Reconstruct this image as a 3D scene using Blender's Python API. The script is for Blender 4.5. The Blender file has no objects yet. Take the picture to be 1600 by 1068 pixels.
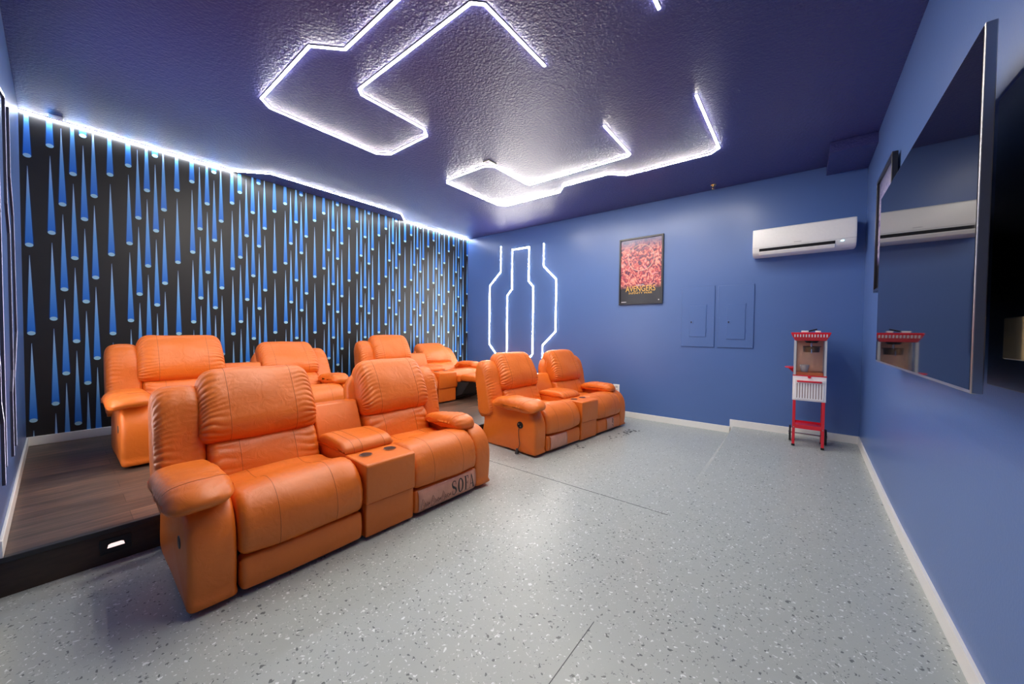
import bpy, math, random
from math import sin, cos, pi, sqrt, exp, radians
from mathutils import Vector, Matrix, noise

random.seed(7)
scn = bpy.context.scene
COL = scn.collection

# ------------------------------------------------------------------ camera
CAM = Vector((5.7816, 0.1895, 1.331))
YAW, PITCH, ROLL, FPX = 0.6717, -0.0255, 0.0092, 567.07
cd = bpy.data.cameras.new('camera'); cam = bpy.data.objects.new('camera', cd); COL.objects.link(cam)
cd.sensor_width = 36.0; cd.lens = FPX * 36.0 / 1600.0; cd.clip_start = 0.02
_f = Vector((-sin(YAW)*cos(PITCH), cos(YAW)*cos(PITCH), sin(PITCH)))
_r0 = Vector((cos(YAW), sin(YAW), 0)); _u0 = _r0.cross(_f)
_r = cos(ROLL)*_r0 + sin(ROLL)*_u0; _u = -sin(ROLL)*_r0 + cos(ROLL)*_u0
m3 = Matrix((_r, _u, -_f)).transposed()
cam.matrix_world = Matrix.Translation(CAM) @ m3.to_4x4()
scn.camera = cam

# ------------------------------------------------------------------ world, exposure
w = bpy.data.worlds.new('world'); scn.world = w; w.use_nodes = True
w.node_tree.nodes['Background'].inputs[0].default_value = (0.05, 0.06, 0.08, 1)
w.node_tree.nodes['Background'].inputs[1].default_value = 1.0
scn.view_settings.view_transform = 'Standard'; scn.view_settings.look = 'None'
scn.view_settings.gamma = 1.0; scn.view_settings.use_curve_mapping = False
scn.view_settings.exposure = 1.5
scn.cycles.use_denoising = True
scn.cycles.max_bounces = 10; scn.cycles.diffuse_bounces = 6
scn.cycles.caustics_reflective = False
scn.cycles.sample_clamp_indirect = 8.0
LED_CEIL, LED_WALL, LED_SIDE = 66.0, 34.0, 40.0

# ------------------------------------------------------------------ room numbers
W, D, HL, HR = 6.33, 5.875, 3.375, 3.316      # ceiling falls a little towards the right wall
HP, XP = 0.199, 2.736                          # platform height, front edge
XS, HS = 5.067, 0.098                          # raised slab edge, its height at the back wall
BB = 0.088
YE, XE = -1.7, 3.7                             # entry recess behind the camera
def ceil_z(x): return HL + (HR - HL) * x / W
def slab_z(y): 
    t = max(0.0, min(1.0, (y - 3.6) / (D - 3.6)))
    return HS * t ** 1.3

# ------------------------------------------------------------------ materials
def new_mat(name):
    m = bpy.data.materials.new(name); m.use_nodes = True
    nt = m.node_tree; b = nt.nodes['Principled BSDF']
    return m, nt, b
def N(nt, t, **kw):
    n = nt.nodes.new(t)
    for k, v in kw.items(): setattr(n, k, v)
    return n
def setin(n, i, v): n.inputs[i].default_value = v
def simple(name, col, rough=0.5, metal=0.0, noise_scale=40, var=0.04, bump=0.0, bscale=200, spec=0.5, coat=0.0, coord='Object'):
    """principled with a little procedural variation of colour and an optional fine bump"""
    m, nt, b = new_mat(name)
    tc = N(nt, 'ShaderNodeTexCoord')
    nz = N(nt, 'ShaderNodeTexNoise'); setin(nz, 'Scale', noise_scale); setin(nz, 'Detail', 3.0)
    nt.links.new(tc.outputs[coord], nz.inputs['Vector'])
    mx = N(nt, 'ShaderNodeMix', data_type='RGBA')
    c0 = [max(0, c * (1 - var)) for c in col] + [1]; c1 = [min(1, c * (1 + var)) for c in col] + [1]
    mx.inputs[6].default_value = c0; mx.inputs[7].default_value = c1
    nt.links.new(nz.outputs['Fac'], mx.inputs[0]); nt.links.new(mx.outputs[2], b.inputs['Base Color'])
    setin(b, 'Roughness', rough); setin(b, 'Metallic', metal); setin(b, 'Specular IOR Level', spec)
    if coat: setin(b, 'Coat Weight', coat); setin(b, 'Coat Roughness', 0.15)
    if bump:
        n2 = N(nt, 'ShaderNodeTexNoise'); setin(n2, 'Scale', bscale); setin(n2, 'Detail', 2.0)
        nt.links.new(tc.outputs[coord], n2.inputs['Vector'])
        bp = N(nt, 'ShaderNodeBump'); setin(bp, 'Strength', bump); setin(bp, 'Distance', 0.004)
        nt.links.new(n2.outputs['Fac'], bp.inputs['Height']); nt.links.new(bp.outputs['Normal'], b.inputs['Normal'])
    return m
def emit(name, col, strength):
    m, nt, b = new_mat(name)
    setin(b, 'Base Color', (0.8, 0.8, 0.8, 1)); setin(b, 'Emission Color', (*col, 1)); setin(b, 'Emission Strength', strength)
    return m

M = {}
M['wall'] = simple('blue_wall_paint', (0.094, 0.176, 0.43), 0.30, noise_scale=1.5, var=0.05, bump=0.12, bscale=90)
def mat_ceiling():
    m, nt, b = new_mat('blue_ceiling_paint')
    setin(b, 'Base Color', (0.055, 0.060, 0.215, 1)); setin(b, 'Roughness', 0.29); setin(b, 'Specular IOR Level', 0.5)
    tc = N(nt, 'ShaderNodeTexCoord')
    n1 = N(nt, 'ShaderNodeTexNoise'); setin(n1, 'Scale', 38.0); setin(n1, 'Detail', 4.0); setin(n1, 'Roughness', 0.6)
    n2 = N(nt, 'ShaderNodeTexVoronoi'); setin(n2, 'Scale', 60.0)
    nt.links.new(tc.outputs['Object'], n1.inputs['Vector']); nt.links.new(tc.outputs['Object'], n2.inputs['Vector'])
    ad = N(nt, 'ShaderNodeMath', operation='MULTIPLY_ADD'); setin(ad, 1, 0.35)
    nt.links.new(n2.outputs['Distance'], ad.inputs[0]); nt.links.new(n1.outputs['Fac'], ad.inputs[2])
    bp = N(nt, 'ShaderNodeBump'); setin(bp, 'Strength', 0.85); setin(bp, 'Distance', 0.008)
    nt.links.new(ad.outputs[0], bp.inputs['Height']); nt.links.new(bp.outputs['Normal'], b.inputs['Normal'])
    return m
M['ceiling'] = mat_ceiling()
def mat_floor():
    m, nt, b = new_mat('speckled_epoxy_floor')
    tc = N(nt, 'ShaderNodeTexCoord')
    mp = N(nt, 'ShaderNodeMapping'); mp.inputs['Scale'].default_value = (1, 1, 0.0)
    nt.links.new(tc.outputs['Object'], mp.inputs['Vector'])
    def flakes(scale, thr_r, thr_c, offs):
        m2 = N(nt, 'ShaderNodeMapping'); m2.inputs['Location'].default_value = (offs, offs * .7, 0)
        nt.links.new(mp.outputs[0], m2.inputs['Vector'])
        nd = N(nt, 'ShaderNodeTexNoise'); setin(nd, 'Scale', scale * .9); setin(nd, 'Detail', 1.0)
        nt.links.new(m2.outputs[0], nd.inputs['Vector'])
        dd = N(nt, 'ShaderNodeMix', data_type='RGBA'); dd.blend_type = 'LINEAR_LIGHT'; setin(dd, 0, 0.018)
        nt.links.new(m2.outputs[0], dd.inputs[6]); nt.links.new(nd.outputs['Color'], dd.inputs[7])
        v = N(nt, 'ShaderNodeTexVoronoi', voronoi_dimensions='2D'); setin(v, 'Scale', scale)
        nt.links.new(dd.outputs[2], v.inputs['Vector'])
        sep = N(nt, 'ShaderNodeSeparateColor'); nt.links.new(v.outputs['Color'], sep.inputs[0])
        # each flake has its own size
        rr = N(nt, 'ShaderNodeMath', operation='MULTIPLY'); nt.links.new(sep.outputs['Green'], rr.inputs[0]); setin(rr, 1, thr_r)
        a = N(nt, 'ShaderNodeMath', operation='LESS_THAN'); nt.links.new(v.outputs['Distance'], a.inputs[0]); nt.links.new(rr.outputs[0], a.inputs[1])
        c = N(nt, 'ShaderNodeMath', operation='LESS_THAN'); nt.links.new(sep.outputs['Red'], c.inputs[0]); setin(c, 1, thr_c)
        mu = N(nt, 'ShaderNodeMath', operation='MULTIPLY'); nt.links.new(a.outputs[0], mu.inputs[0]); nt.links.new(c.outputs[0], mu.inputs[1])
        return mu, sep
    nz = N(nt, 'ShaderNodeTexNoise'); setin(nz, 'Scale', 1.2); setin(nz, 'Detail', 5.0)
    nt.links.new(mp.outputs[0], nz.inputs['Vector'])
    base = N(nt, 'ShaderNodeMix', data_type='RGBA')
    base.inputs[6].default_value = (0.36, 0.40, 0.39, 1); base.inputs[7].default_value = (0.41, 0.44, 0.425, 1)
    nt.links.new(nz.outputs['Fac'], base.inputs[0])
    cur = base.outputs[2]
    for (sc, r, c, off, colr, str_) in ((42, .25, .30, 3.1, (0.07, 0.08, 0.085), .85), (47, .24, .34, 7.7, (0.78, 0.82, 0.82), .8), (70, .28, .22, 1.3, (0.12, 0.13, 0.14), .7), (75, .28, .22, 5.3, (0.68, 0.71, 0.71), .6)):
        f, _s = flakes(sc, r, c, off)
        k = N(nt, 'ShaderNodeMath', operation='MULTIPLY'); nt.links.new(f.outputs[0], k.inputs[0]); setin(k, 1, str_)
        mx = N(nt, 'ShaderNodeMix', data_type='RGBA'); mx.inputs[7].default_value = (*colr, 1)
        nt.links.new(cur, mx.inputs[6]); nt.links.new(k.outputs[0], mx.inputs[0]); cur = mx.outputs[2]
    # dark scuff left of chips near the far sofa (a stain with a shape of its own)
    nt.links.new(cur, b.inputs['Base Color'])
    n3 = N(nt, 'ShaderNodeTexNoise'); setin(n3, 'Scale', 2.5); setin(n3, 'Detail', 4.0); nt.links.new(mp.outputs[0], n3.inputs['Vector'])
    mr = N(nt, 'ShaderNodeMapRange'); setin(mr, 3, 0.24); setin(mr, 4, 0.42); nt.links.new(n3.outputs['Fac'], mr.inputs[0])
    nt.links.new(mr.outputs[0], b.inputs['Roughness'])
    n4 = N(nt, 'ShaderNodeTexNoise'); setin(n4, 'Scale', 60.0); nt.links.new(mp.outputs[0], n4.inputs['Vector'])
    bp = N(nt, 'ShaderNodeBump'); setin(bp, 'Strength', 0.12); setin(bp, 'Distance', 0.004)
    nt.links.new(n4.outputs['Fac'], bp.inputs['Height']); nt.links.new(bp.outputs['Normal'], b.inputs['Normal'])
    return m
M['floor'] = mat_floor()
def mat_wood(name, c0, c1, c2, rough, board=0.18, length=1.25):
    m, nt, b = new_mat(name)
    tc = N(nt, 'ShaderNodeTexCoord')
    mp = N(nt, 'ShaderNodeMapping'); mp.inputs['Rotation'].default_value = (0, 0, pi/2)
    nt.links.new(tc.outputs['Object'], mp.inputs['Vector'])
    br = N(nt, 'ShaderNodeTexBrick'); setin(br, 'Scale', 1.0); setin(br, 'Brick Width', length); setin(br, 'Row Height', board)
    setin(br, 'Mortar Size', 0.0012); br.offset = 0.37
    br.inputs['Color1'].default_value = (0.25, .25, .25, 1); br.inputs['Color2'].default_value = (0.8, .8, .8, 1); br.inputs['Mortar'].default_value = (0, 0, 0, 1)
    nt.links.new(mp.outputs[0], br.inputs['Vector'])
    mg = N(nt, 'ShaderNodeMapping'); mg.inputs['Scale'].default_value = (24.0, 1.4, 6.0); nt.links.new(tc.outputs['Object'], mg.inputs['Vector'])
    nz = N(nt, 'ShaderNodeTexNoise'); setin(nz, 'Scale', 1.6); setin(nz, 'Detail', 8.0); setin(nz, 'Roughness', 0.65); setin(nz, 'Distortion', 0.4)
    nt.links.new(mg.outputs[0], nz.inputs['Vector'])
    av = N(nt, 'ShaderNodeMath', operation='MULTIPLY_ADD'); setin(av, 1, 0.35); nt.links.new(br.outputs['Color'], av.inputs[0])
    sb = N(nt, 'ShaderNodeMath', operation='SUBTRACT'); nt.links.new(nz.outputs['Fac'], sb.inputs[0]); setin(sb, 1, 0.17)
    nt.links.new(sb.outputs[0], av.inputs[2])
    cr = N(nt, 'ShaderNodeValToRGB'); e = cr.color_ramp.elements
    e[0].position = 0.25; e[0].color = (*c0, 1); e[1].position = 0.8; e[1].color = (*c2, 1)
    k = cr.color_ramp.elements.new(0.52); k.color = (*c1, 1)
    nt.links.new(av.outputs[0], cr.inputs[0])
    mo = N(nt, 'ShaderNodeMix', data_type='RGBA'); mo.inputs[7].default_value = (0.008, 0.006, 0.005, 1)
    nt.links.new(br.outputs['Fac'], mo.inputs[0]); nt.links.new(cr.outputs[0], mo.inputs[6])
    nt.links.new(mo.outputs[2], b.inputs['Base Color']); setin(b, 'Roughness', rough)
    bp = N(nt, 'ShaderNodeBump'); setin(bp, 'Strength', 0.15); setin(bp, 'Distance', 0.003)
    nt.links.new(nz.outputs['Fac'], bp.inputs['Height']); nt.links.new(bp.outputs['Normal'], b.inputs['Normal'])
    return m
M['wood'] = mat_wood('dark_brown_plank', (0.024, 0.017, 0.013), (0.095, 0.062, 0.046), (0.25, 0.135, 0.085), 0.38)
M['riser'] = mat_wood('dark_riser_board', (0.015, 0.010, 0.008), (0.050, 0.028, 0.019), (0.10, 0.050, 0.032), 0.4, board=3.0, length=30)
M['nosing'] = simple('black_stair_nosing', (0.022, 0.022, 0.024), 0.4)
M['trim'] = simple('white_trim_paint', (0.86, 0.85, 0.81), 0.38, noise_scale=6, var=0.03)
def mat_leather():
    m, nt, b = new_mat('orange_leather')
    tc = N(nt, 'ShaderNodeTexCoord')
    nz = N(nt, 'ShaderNodeTexNoise'); setin(nz, 'Scale', 5.0); setin(nz, 'Detail', 4.0); nt.links.new(tc.outputs['Object'], nz.inputs['Vector'])
    mx = N(nt, 'ShaderNodeMix', data_type='RGBA')
    mx.inputs[6].default_value = (0.68, 0.145, 0.012, 1); mx.inputs[7].default_value = (0.76, 0.175, 0.017, 1)
    nt.links.new(nz.outputs['Fac'], mx.inputs[0]); nt.links.new(mx.outputs[2], b.inputs['Base Color'])
    setin(b, 'Roughness', 0.40); setin(b, 'Specular IOR Level', 0.5)
    v = N(nt, 'ShaderNodeTexVoronoi'); setin(v, 'Scale', 260.0); nt.links.new(tc.outputs['Object'], v.inputs['Vector'])
    n2 = N(nt, 'ShaderNodeTexNoise'); setin(n2, 'Scale', 14.0); setin(n2, 'Detail', 3.0); setin(n2, 'Distortion', 1.0); nt.links.new(tc.outputs['Object'], n2.inputs['Vector'])
    b1 = N(nt, 'ShaderNodeBump'); setin(b1, 'Strength', 0.10); setin(b1, 'Distance', 0.001); nt.links.new(v.outputs['Distance'], b1.inputs['Height'])
    b2 = N(nt, 'ShaderNodeBump'); setin(b2, 'Strength', 0.30); setin(b2, 'Distance', 0.012); nt.links.new(n2.outputs['Fac'], b2.inputs['Height'])
    nt.links.new(b1.outputs['Normal'], b2.inputs['Normal']); nt.links.new(b2.outputs['Normal'], b.inputs['Normal'])
    return m
M['leather'] = mat_leather()
M['thread'] = simple('stitch_thread', (0.44, 0.10, 0.016), 0.6)
M['crease'] = simple('seam_groove', (0.16, 0.035, 0.01), 0.7)
M['blackcloth'] = simple('black_dust_cloth', (0.012, 0.012, 0.013), 0.8, bump=0.2)
M['blackplastic'] = simple('black_plastic', (0.012, 0.012, 0.013), 0.3)
M['darkgrey'] = simple('dark_grey_plastic', (0.05, 0.05, 0.055), 0.45)
M['steel'] = simple('brushed_steel', (0.62, 0.61, 0.60), 0.25, metal=1.0)
M['alu'] = simple('aluminium_channel', (0.17, 0.17, 0.20), 0.4, metal=0.6)
M['darkchannel'] = simple('dark_channel', (0.035, 0.035, 0.06), 0.45)
M['white'] = simple('white_plastic', (0.92, 0.92, 0.90), 0.28)
M['whitegrey'] = simple('pale_grey_plastic', (0.55, 0.55, 0.56), 0.35)
M['red'] = simple('red_enamel', (0.70, 0.010, 0.028), 0.28, coat=0.5)
M['creamwhite'] = simple('white_enamel', (0.92, 0.89, 0.88), 0.3)
M['brass'] = simple('brass', (0.78, 0.56, 0.24), 0.25, metal=1.0)
M['bronze'] = simple('kettle_bronze', (0.20, 0.12, 0.07), 0.3, metal=0.8)
M['peach'] = simple('peach_reflection_panel', (0.80, 0.52, 0.36), 0.4)  # orange sofa reflection painted into the rear panel's colour
M['popcornorange'] = simple('orange_tray', (0.75, 0.22, 0.08), 0.4)
M['screen'] = simple('black_glass_screen', (0.004, 0.0045, 0.006), 0.03, spec=0.9, var=0.0)
M['bezel'] = simple('silver_bezel', (0.45, 0.44, 0.46), 0.32, metal=0.85)
M['frame'] = simple('black_picture_frame', (0.018, 0.018, 0.024), 0.28)
M['goldtext'] = simple('gold_lettering', (0.85, 0.50, 0.09), 0.45)
M['whitetext'] = simple('white_lettering', (0.80, 0.78, 0.80), 0.5)
M['ink'] = simple('black_ink', (0.015, 0.01, 0.008), 0.5)
M['inkline'] = simple('thin_ink_outline', (0.10, 0.045, 0.02), 0.5)
M['film'] = simple('pink_protective_film', (0.62, 0.27, 0.18), 0.22, noise_scale=18, var=0.18, bump=0.4, bscale=30)
M['led_c'] = emit('led_ceiling_diffuser', (1.0, 0.93, 0.83), LED_CEIL)
M['led_w'] = emit('led_wall_diffuser', (1.0, 0.94, 0.86), LED_WALL)
M['led_s'] = emit('led_edge_diffuser', (0.93, 0.95, 1.0), LED_SIDE)
M['led_f'] = emit('led_front_diffuser', (1.0, 0.95, 0.92), 34.0)
M['steplens'] = emit('step_light_lens', (1.0, 0.72, 0.68), 0.42)
M['indicator'] = emit('indicator_lamp', (0.45, 0.85, 1.0), 6.0)
M['scuff'] = simple('dark_floor_scuff', (0.055, 0.06, 0.062), 0.5, noise_scale=60, var=0.4)
M['joint'] = simple('dark_control_joint', (0.09, 0.095, 0.10), 0.7)
def mat_glass():
    m, nt, b = new_mat('clear_acrylic')
    setin(b, 'Base Color', (0.96, 0.97, 0.97, 1)); setin(b, 'Roughness', 0.02); setin(b, 'Transmission Weight', 1.0); setin(b, 'IOR', 1.08)
    nz = N(nt, 'ShaderNodeTexNoise'); setin(nz, 'Scale', 30.0); mr = N(nt, 'ShaderNodeMapRange'); setin(mr, 3, 0.01); setin(mr, 4, 0.04)
    nt.links.new(nz.outputs['Fac'], mr.inputs[0]); nt.links.new(mr.outputs[0], b.inputs['Roughness'])
    return m
M['glass'] = mat_glass()
def mat_drops():
    """wallpaper ink: colour runs pale to deep blue down each drop (attribute carries the position inside the drop)"""
    m, nt, b = new_mat('blue_drop_print')
    at = N(nt, 'ShaderNodeAttribute', attribute_name='drop_t')
    cr = N(nt, 'ShaderNodeValToRGB'); e = cr.color_ramp.elements
    e[0].position = 0.0; e[0].color = (0.48, 0.68, 0.84, 1); e[1].position = 1.0; e[1].color = (0.008, 0.17, 0.72, 1)
    k = cr.color_ramp.elements.new(0.45); k.color = (0.14, 0.42, 0.86, 1)
    nt.links.new(at.outputs['Fac'], cr.inputs[0]); nt.links.new(cr.outputs[0], b.inputs['Base Color']); setin(b, 'Roughness', 0.42)
    return m
M['drops'] = mat_drops()
M['dropend'] = simple('pale_cyan_print', (0.38, 0.70, 0.88), 0.42)
M['dropedge'] = simple('navy_halo_print', (0.006, 0.022, 0.085), 0.42)
M['paper'] = simple('black_wallpaper', (0.014, 0.014, 0.014), 0.42, noise_scale=8, var=0.2, bump=0.05, bscale=300)
def mat_poster(seed, cols):
    m, nt, b = new_mat('abstract_poster_print')
    tc = N(nt, 'ShaderNodeTexCoord'); sx = N(nt, 'ShaderNodeSeparateXYZ'); nt.links.new(tc.outputs['Generated'], sx.inputs[0])
    nz = N(nt, 'ShaderNodeTexNoise'); setin(nz, 'Scale', 7.5); setin(nz, 'Detail', 6.0); setin(nz, 'Distortion', 1.8); setin(nz, 'Roughness', 0.62)
    mp = N(nt, 'ShaderNodeMapping'); mp.inputs['Location'].default_value = (seed, seed * .3, seed * .7); mp.inputs['Scale'].default_value = (1.0, 1.0, 1.5)
    nt.links.new(tc.outputs['Generated'], mp.inputs['Vector']); nt.links.new(mp.outputs[0], nz.inputs['Vector'])
    cr = N(nt, 'ShaderNodeValToRGB'); e = cr.color_ramp.elements
    e[0].position = 0.33; e[0].color = (*cols[0], 1); e[1].position = 0.70; e[1].color = (*cols[4], 1)
    for p, c in ((0.43, cols[1]), (0.50, cols[2]), (0.58, cols[3])):
        k = cr.color_ramp.elements.new(p); k.color = (*c, 1)
    nt.links.new(nz.outputs['Fac'], cr.inputs[0])
    # darker lower quarter, cool top
    r1 = N(nt, 'ShaderNodeMapRange'); setin(r1, 1, 0.22); setin(r1, 2, 0.30); nt.links.new(sx.outputs['Z'], r1.inputs[0])
    r2 = N(nt, 'ShaderNodeMapRange'); setin(r2, 1, 0.80); setin(r2, 2, 1.0); nt.links.new(sx.outputs['Z'], r2.inputs[0])
    a = N(nt, 'ShaderNodeMix', data_type='RGBA'); a.inputs[7].default_value = (0.12, 0.13, 0.26, 1); nt.links.new(r2.outputs[0], a.inputs[0]); nt.links.new(cr.outputs[0], a.inputs[6])
    c = N(nt, 'ShaderNodeMix', data_type='RGBA'); c.inputs[6].default_value = (0.012, 0.011, 0.016, 1); nt.links.new(r1.outputs[0], c.inputs[0]); nt.links.new(a.outputs[2], c.inputs[7])
    nt.links.new(c.outputs[2], b.inputs['Base Color']); setin(b, 'Roughness', 0.3); setin(b, 'Coat Weight', 0.15); setin(b, 'Coat Roughness', 0.1)
    return m
M['poster'] = mat_poster(1.7, [(0.015, 0.01, 0.03), (0.12, 0.02, 0.07), (0.60, 0.07, 0.08), (0.85, 0.42, 0.30), (0.55, 0.04, 0.35)])
M['poster_b'] = mat_poster(4.1, [(0.04, 0.03, 0.12), (0.16, 0.12, 0.40), (0.45, 0.42, 0.65), (0.65, 0.62, 0.75), (0.25, 0.15, 0.45)])

# ------------------------------------------------------------------ object helpers
def mesh(name, verts, faces, mats, parent=None, smooth=False, fm=None, loc=None, angle=None):
    me = bpy.data.meshes.new(name); me.from_pydata([tuple(v) for v in verts], [], faces)
    if not isinstance(mats, (list, tuple)): mats = [mats]
    for q in mats: me.materials.append(q)
    if fm:
        for p, i in zip(me.polygons, fm): p.material_index = i
    me.update()
    import bmesh
    bm = bmesh.new(); bm.from_mesh(me); bmesh.ops.recalc_face_normals(bm, faces=bm.faces); bm.to_mesh(me); bm.free()
    if smooth: me.polygons.foreach_set('use_smooth', [True] * len(me.polygons))
    if angle is not None and smooth:
        try: me.set_sharp_from_angle(angle=radians(angle))
        except Exception: pass
    o = bpy.data.objects.new(name, me); COL.objects.link(o)
    if parent is not None: o.parent = parent
    if loc is not None: o.location = loc
    return o
def empty(name, loc=(0, 0, 0), rz=0.0):
    o = bpy.data.objects.new(name, None); COL.objects.link(o); o.location = loc; o.rotation_euler = (0, 0, rz)
    o.empty_display_size = 0.1
    return o
def tag(o, label, cat, group=None):
    o['label'] = label; o['category'] = cat
    if group: o['group'] = group
    return o
def struct(o, label=None):
    o['kind'] = 'structure'
    if label: o['label'] = label; 
    return o
class MB:
    def __init__(s): s.v = []; s.f = []; s.m = []
    def add(s, vs, fs, mi=0):
        k = len(s.v); s.v += [Vector(v) for v in vs]; s.f += [[i + k for i in f] for f in fs]; s.m += [mi] * len(fs); return s
    def box(s, x0, x1, y0, y1, z0, z1, mi=0):
        return s.add([(x0,y0,z0),(x1,y0,z0),(x1,y1,z0),(x0,y1,z0),(x0,y0,z1),(x1,y0,z1),(x1,y1,z1),(x0,y1,z1)],
                     [(0,3,2,1),(4,5,6,7),(0,1,5,4),(1,2,6,5),(2,3,7,6),(3,0,4,7)], mi)
    def cyl(s, a, b, r0, r1=None, n=20, mi=0, caps=True):
        a = Vector(a); b = Vector(b); r1 = r0 if r1 is None else r1
        ax = (b - a).normalized(); t = Vector((0, 0, 1)) if abs(ax.z) < .9 else Vector((1, 0, 0))
        p = ax.cross(t).normalized(); q = ax.cross(p)
        vs = [a + (p*cos(2*pi*i/n) + q*sin(2*pi*i/n))*r0 for i in range(n)] + [b + (p*cos(2*pi*i/n) + q*sin(2*pi*i/n))*r1 for i in range(n)]
        fs = [(i, (i+1) % n, n+(i+1) % n, n+i) for i in range(n)]
        if caps: fs += [tuple(range(n))[::-1], tuple(range(n, 2*n))]
        return s.add(vs, fs, mi)
    def tube(s, pts, r, n=8, mi=0, closed=False):
        pts = [Vector(p) for p in pts]; L = len(pts); vs = []; fs = []; prev = None
        for i, p in enumerate(pts):
            a = pts[(i-1) % L] if (closed or i > 0) else p; b = pts[(i+1) % L] if (closed or i < L-1) else p
            t = (b - a); t = t.normalized() if t.length > 1e-9 else Vector((0, 0, 1))
            if prev is None:
                h = Vector((0, 0, 1)) if abs(t.z) < .9 else Vector((1, 0, 0)); prev = t.cross(h).normalized()
            prev = (prev - t * prev.dot(t)); prev = prev.normalized() if prev.length > 1e-9 else t.orthogonal().normalized()
            q = t.cross(prev)
            vs += [p + (prev*cos(2*pi*k/n) + q*sin(2*pi*k/n))*r for k in range(n)]
        for i in range(L if closed else L-1):
            j = (i+1) % L
            fs += [(i*n+k, i*n+(k+1) % n, j*n+(k+1) % n, j*n+k) for k in range(n)]
        if not closed: fs += [tuple(range(n))[::-1], tuple(range((L-1)*n, L*n))]
        return s.add(vs, fs, mi)
    def build(s, name, mats, parent=None, smooth=False, angle=40, loc=None, bevel=0.0, seg=2):
        o = mesh(name, s.v, s.f, mats, parent, smooth or bevel > 0, s.m, loc, angle)
        if bevel > 0:
            md = o.modifiers.new('bevel', 'BEVEL'); md.width = bevel; md.segments = seg; md.limit_method = 'ANGLE'; md.angle_limit = radians(35)
            md.harden_normals = False
        return o
def box(name, x0, x1, y0, y1, z0, z1, mat, parent=None, bevel=0.0):
    return MB().box(x0, x1, y0, y1, z0, z1).build(name, mat, parent, bevel=bevel)

# ------------------------------------------------------------------ room shell
T = 0.12
# raised slab on the right and the main slab are one poured floor
fv = []; ff = []; ny = 60
ys = [YE + (D + T - YE) * i / ny for i in range(ny + 1)]
for y in ys: fv += [(-T, y, 0), (XS - .012, y, 0), (XS + .028, y, slab_z(y)), (W + T, y, slab_z(y)), (-T, y, -.1), (W + T, y, -.1)]
for i in range(ny):
    a = 6*i; b = 6*(i+1)
    ff += [(a, a+1, b+1, b), (a+1, a+2, b+2, b+1), (a+2, a+3, b+3, b+2), (a+4, b+4, b+5, a+5), (a, b, b+4, a+4), (a+3, a+5, b+5, b+3)]
ff += [(0, 4, 5, 3, 2, 1), tuple(6*ny + k for k in (0, 1, 2, 3, 5, 4))]
struct(mesh('floor', fv, ff, M['floor']), 'grey blue speckled epoxy floor')
struct(mesh('ceiling', [(-T, YE-T, ceil_z(-T)), (W+T, YE-T, ceil_z(W+T)), (W+T, D+T, ceil_z(W+T)), (-T, D+T, ceil_z(-T)),
                        (-T, YE-T, HL+.15), (W+T, YE-T, HL+.15), (W+T, D+T, HL+.15), (-T, D+T, HL+.15)],
            [(0,3,2,1),(4,5,6,7),(0,1,5,4),(1,2,6,5),(2,3,7,6),(3,0,4,7)], M['ceiling']), 'glossy textured navy blue ceiling')
def wall_prism(name, x0, x1, y0, y1, mat, label, z0=-.05):
    vs = [(x0,y0,z0),(x1,y0,z0),(x1,y1,z0),(x0,y1,z0)] + [(x,y,ceil_z(x)+.02) for x, y in ((x0,y0),(x1,y0),(x1,y1),(x0,y1))]
    return struct(mesh(name, vs, [(0,3,2,1),(4,5,6,7),(0,1,5,4),(1,2,6,5),(2,3,7,6),(3,0,4,7)], mat), label)
wall_prism('wall_back', 0, W, D, D+T, M['wall'], 'blue painted back wall')
wall_prism('wall_right', W, W+T, YE, D+T, M['wall'], 'blue painted right wall')
wall_prism('wall_front', -T, XE, -T, 0, M['wall'], 'blue painted front wall')
wall_prism('wall_entry_side', XE-T, XE, YE, -T, M['wall'], 'blue painted entry side wall')
wall_prism('wall_entry_back', XE-T, W+T, YE-T, YE, M['wall'], 'blue painted entry end wall')

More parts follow.
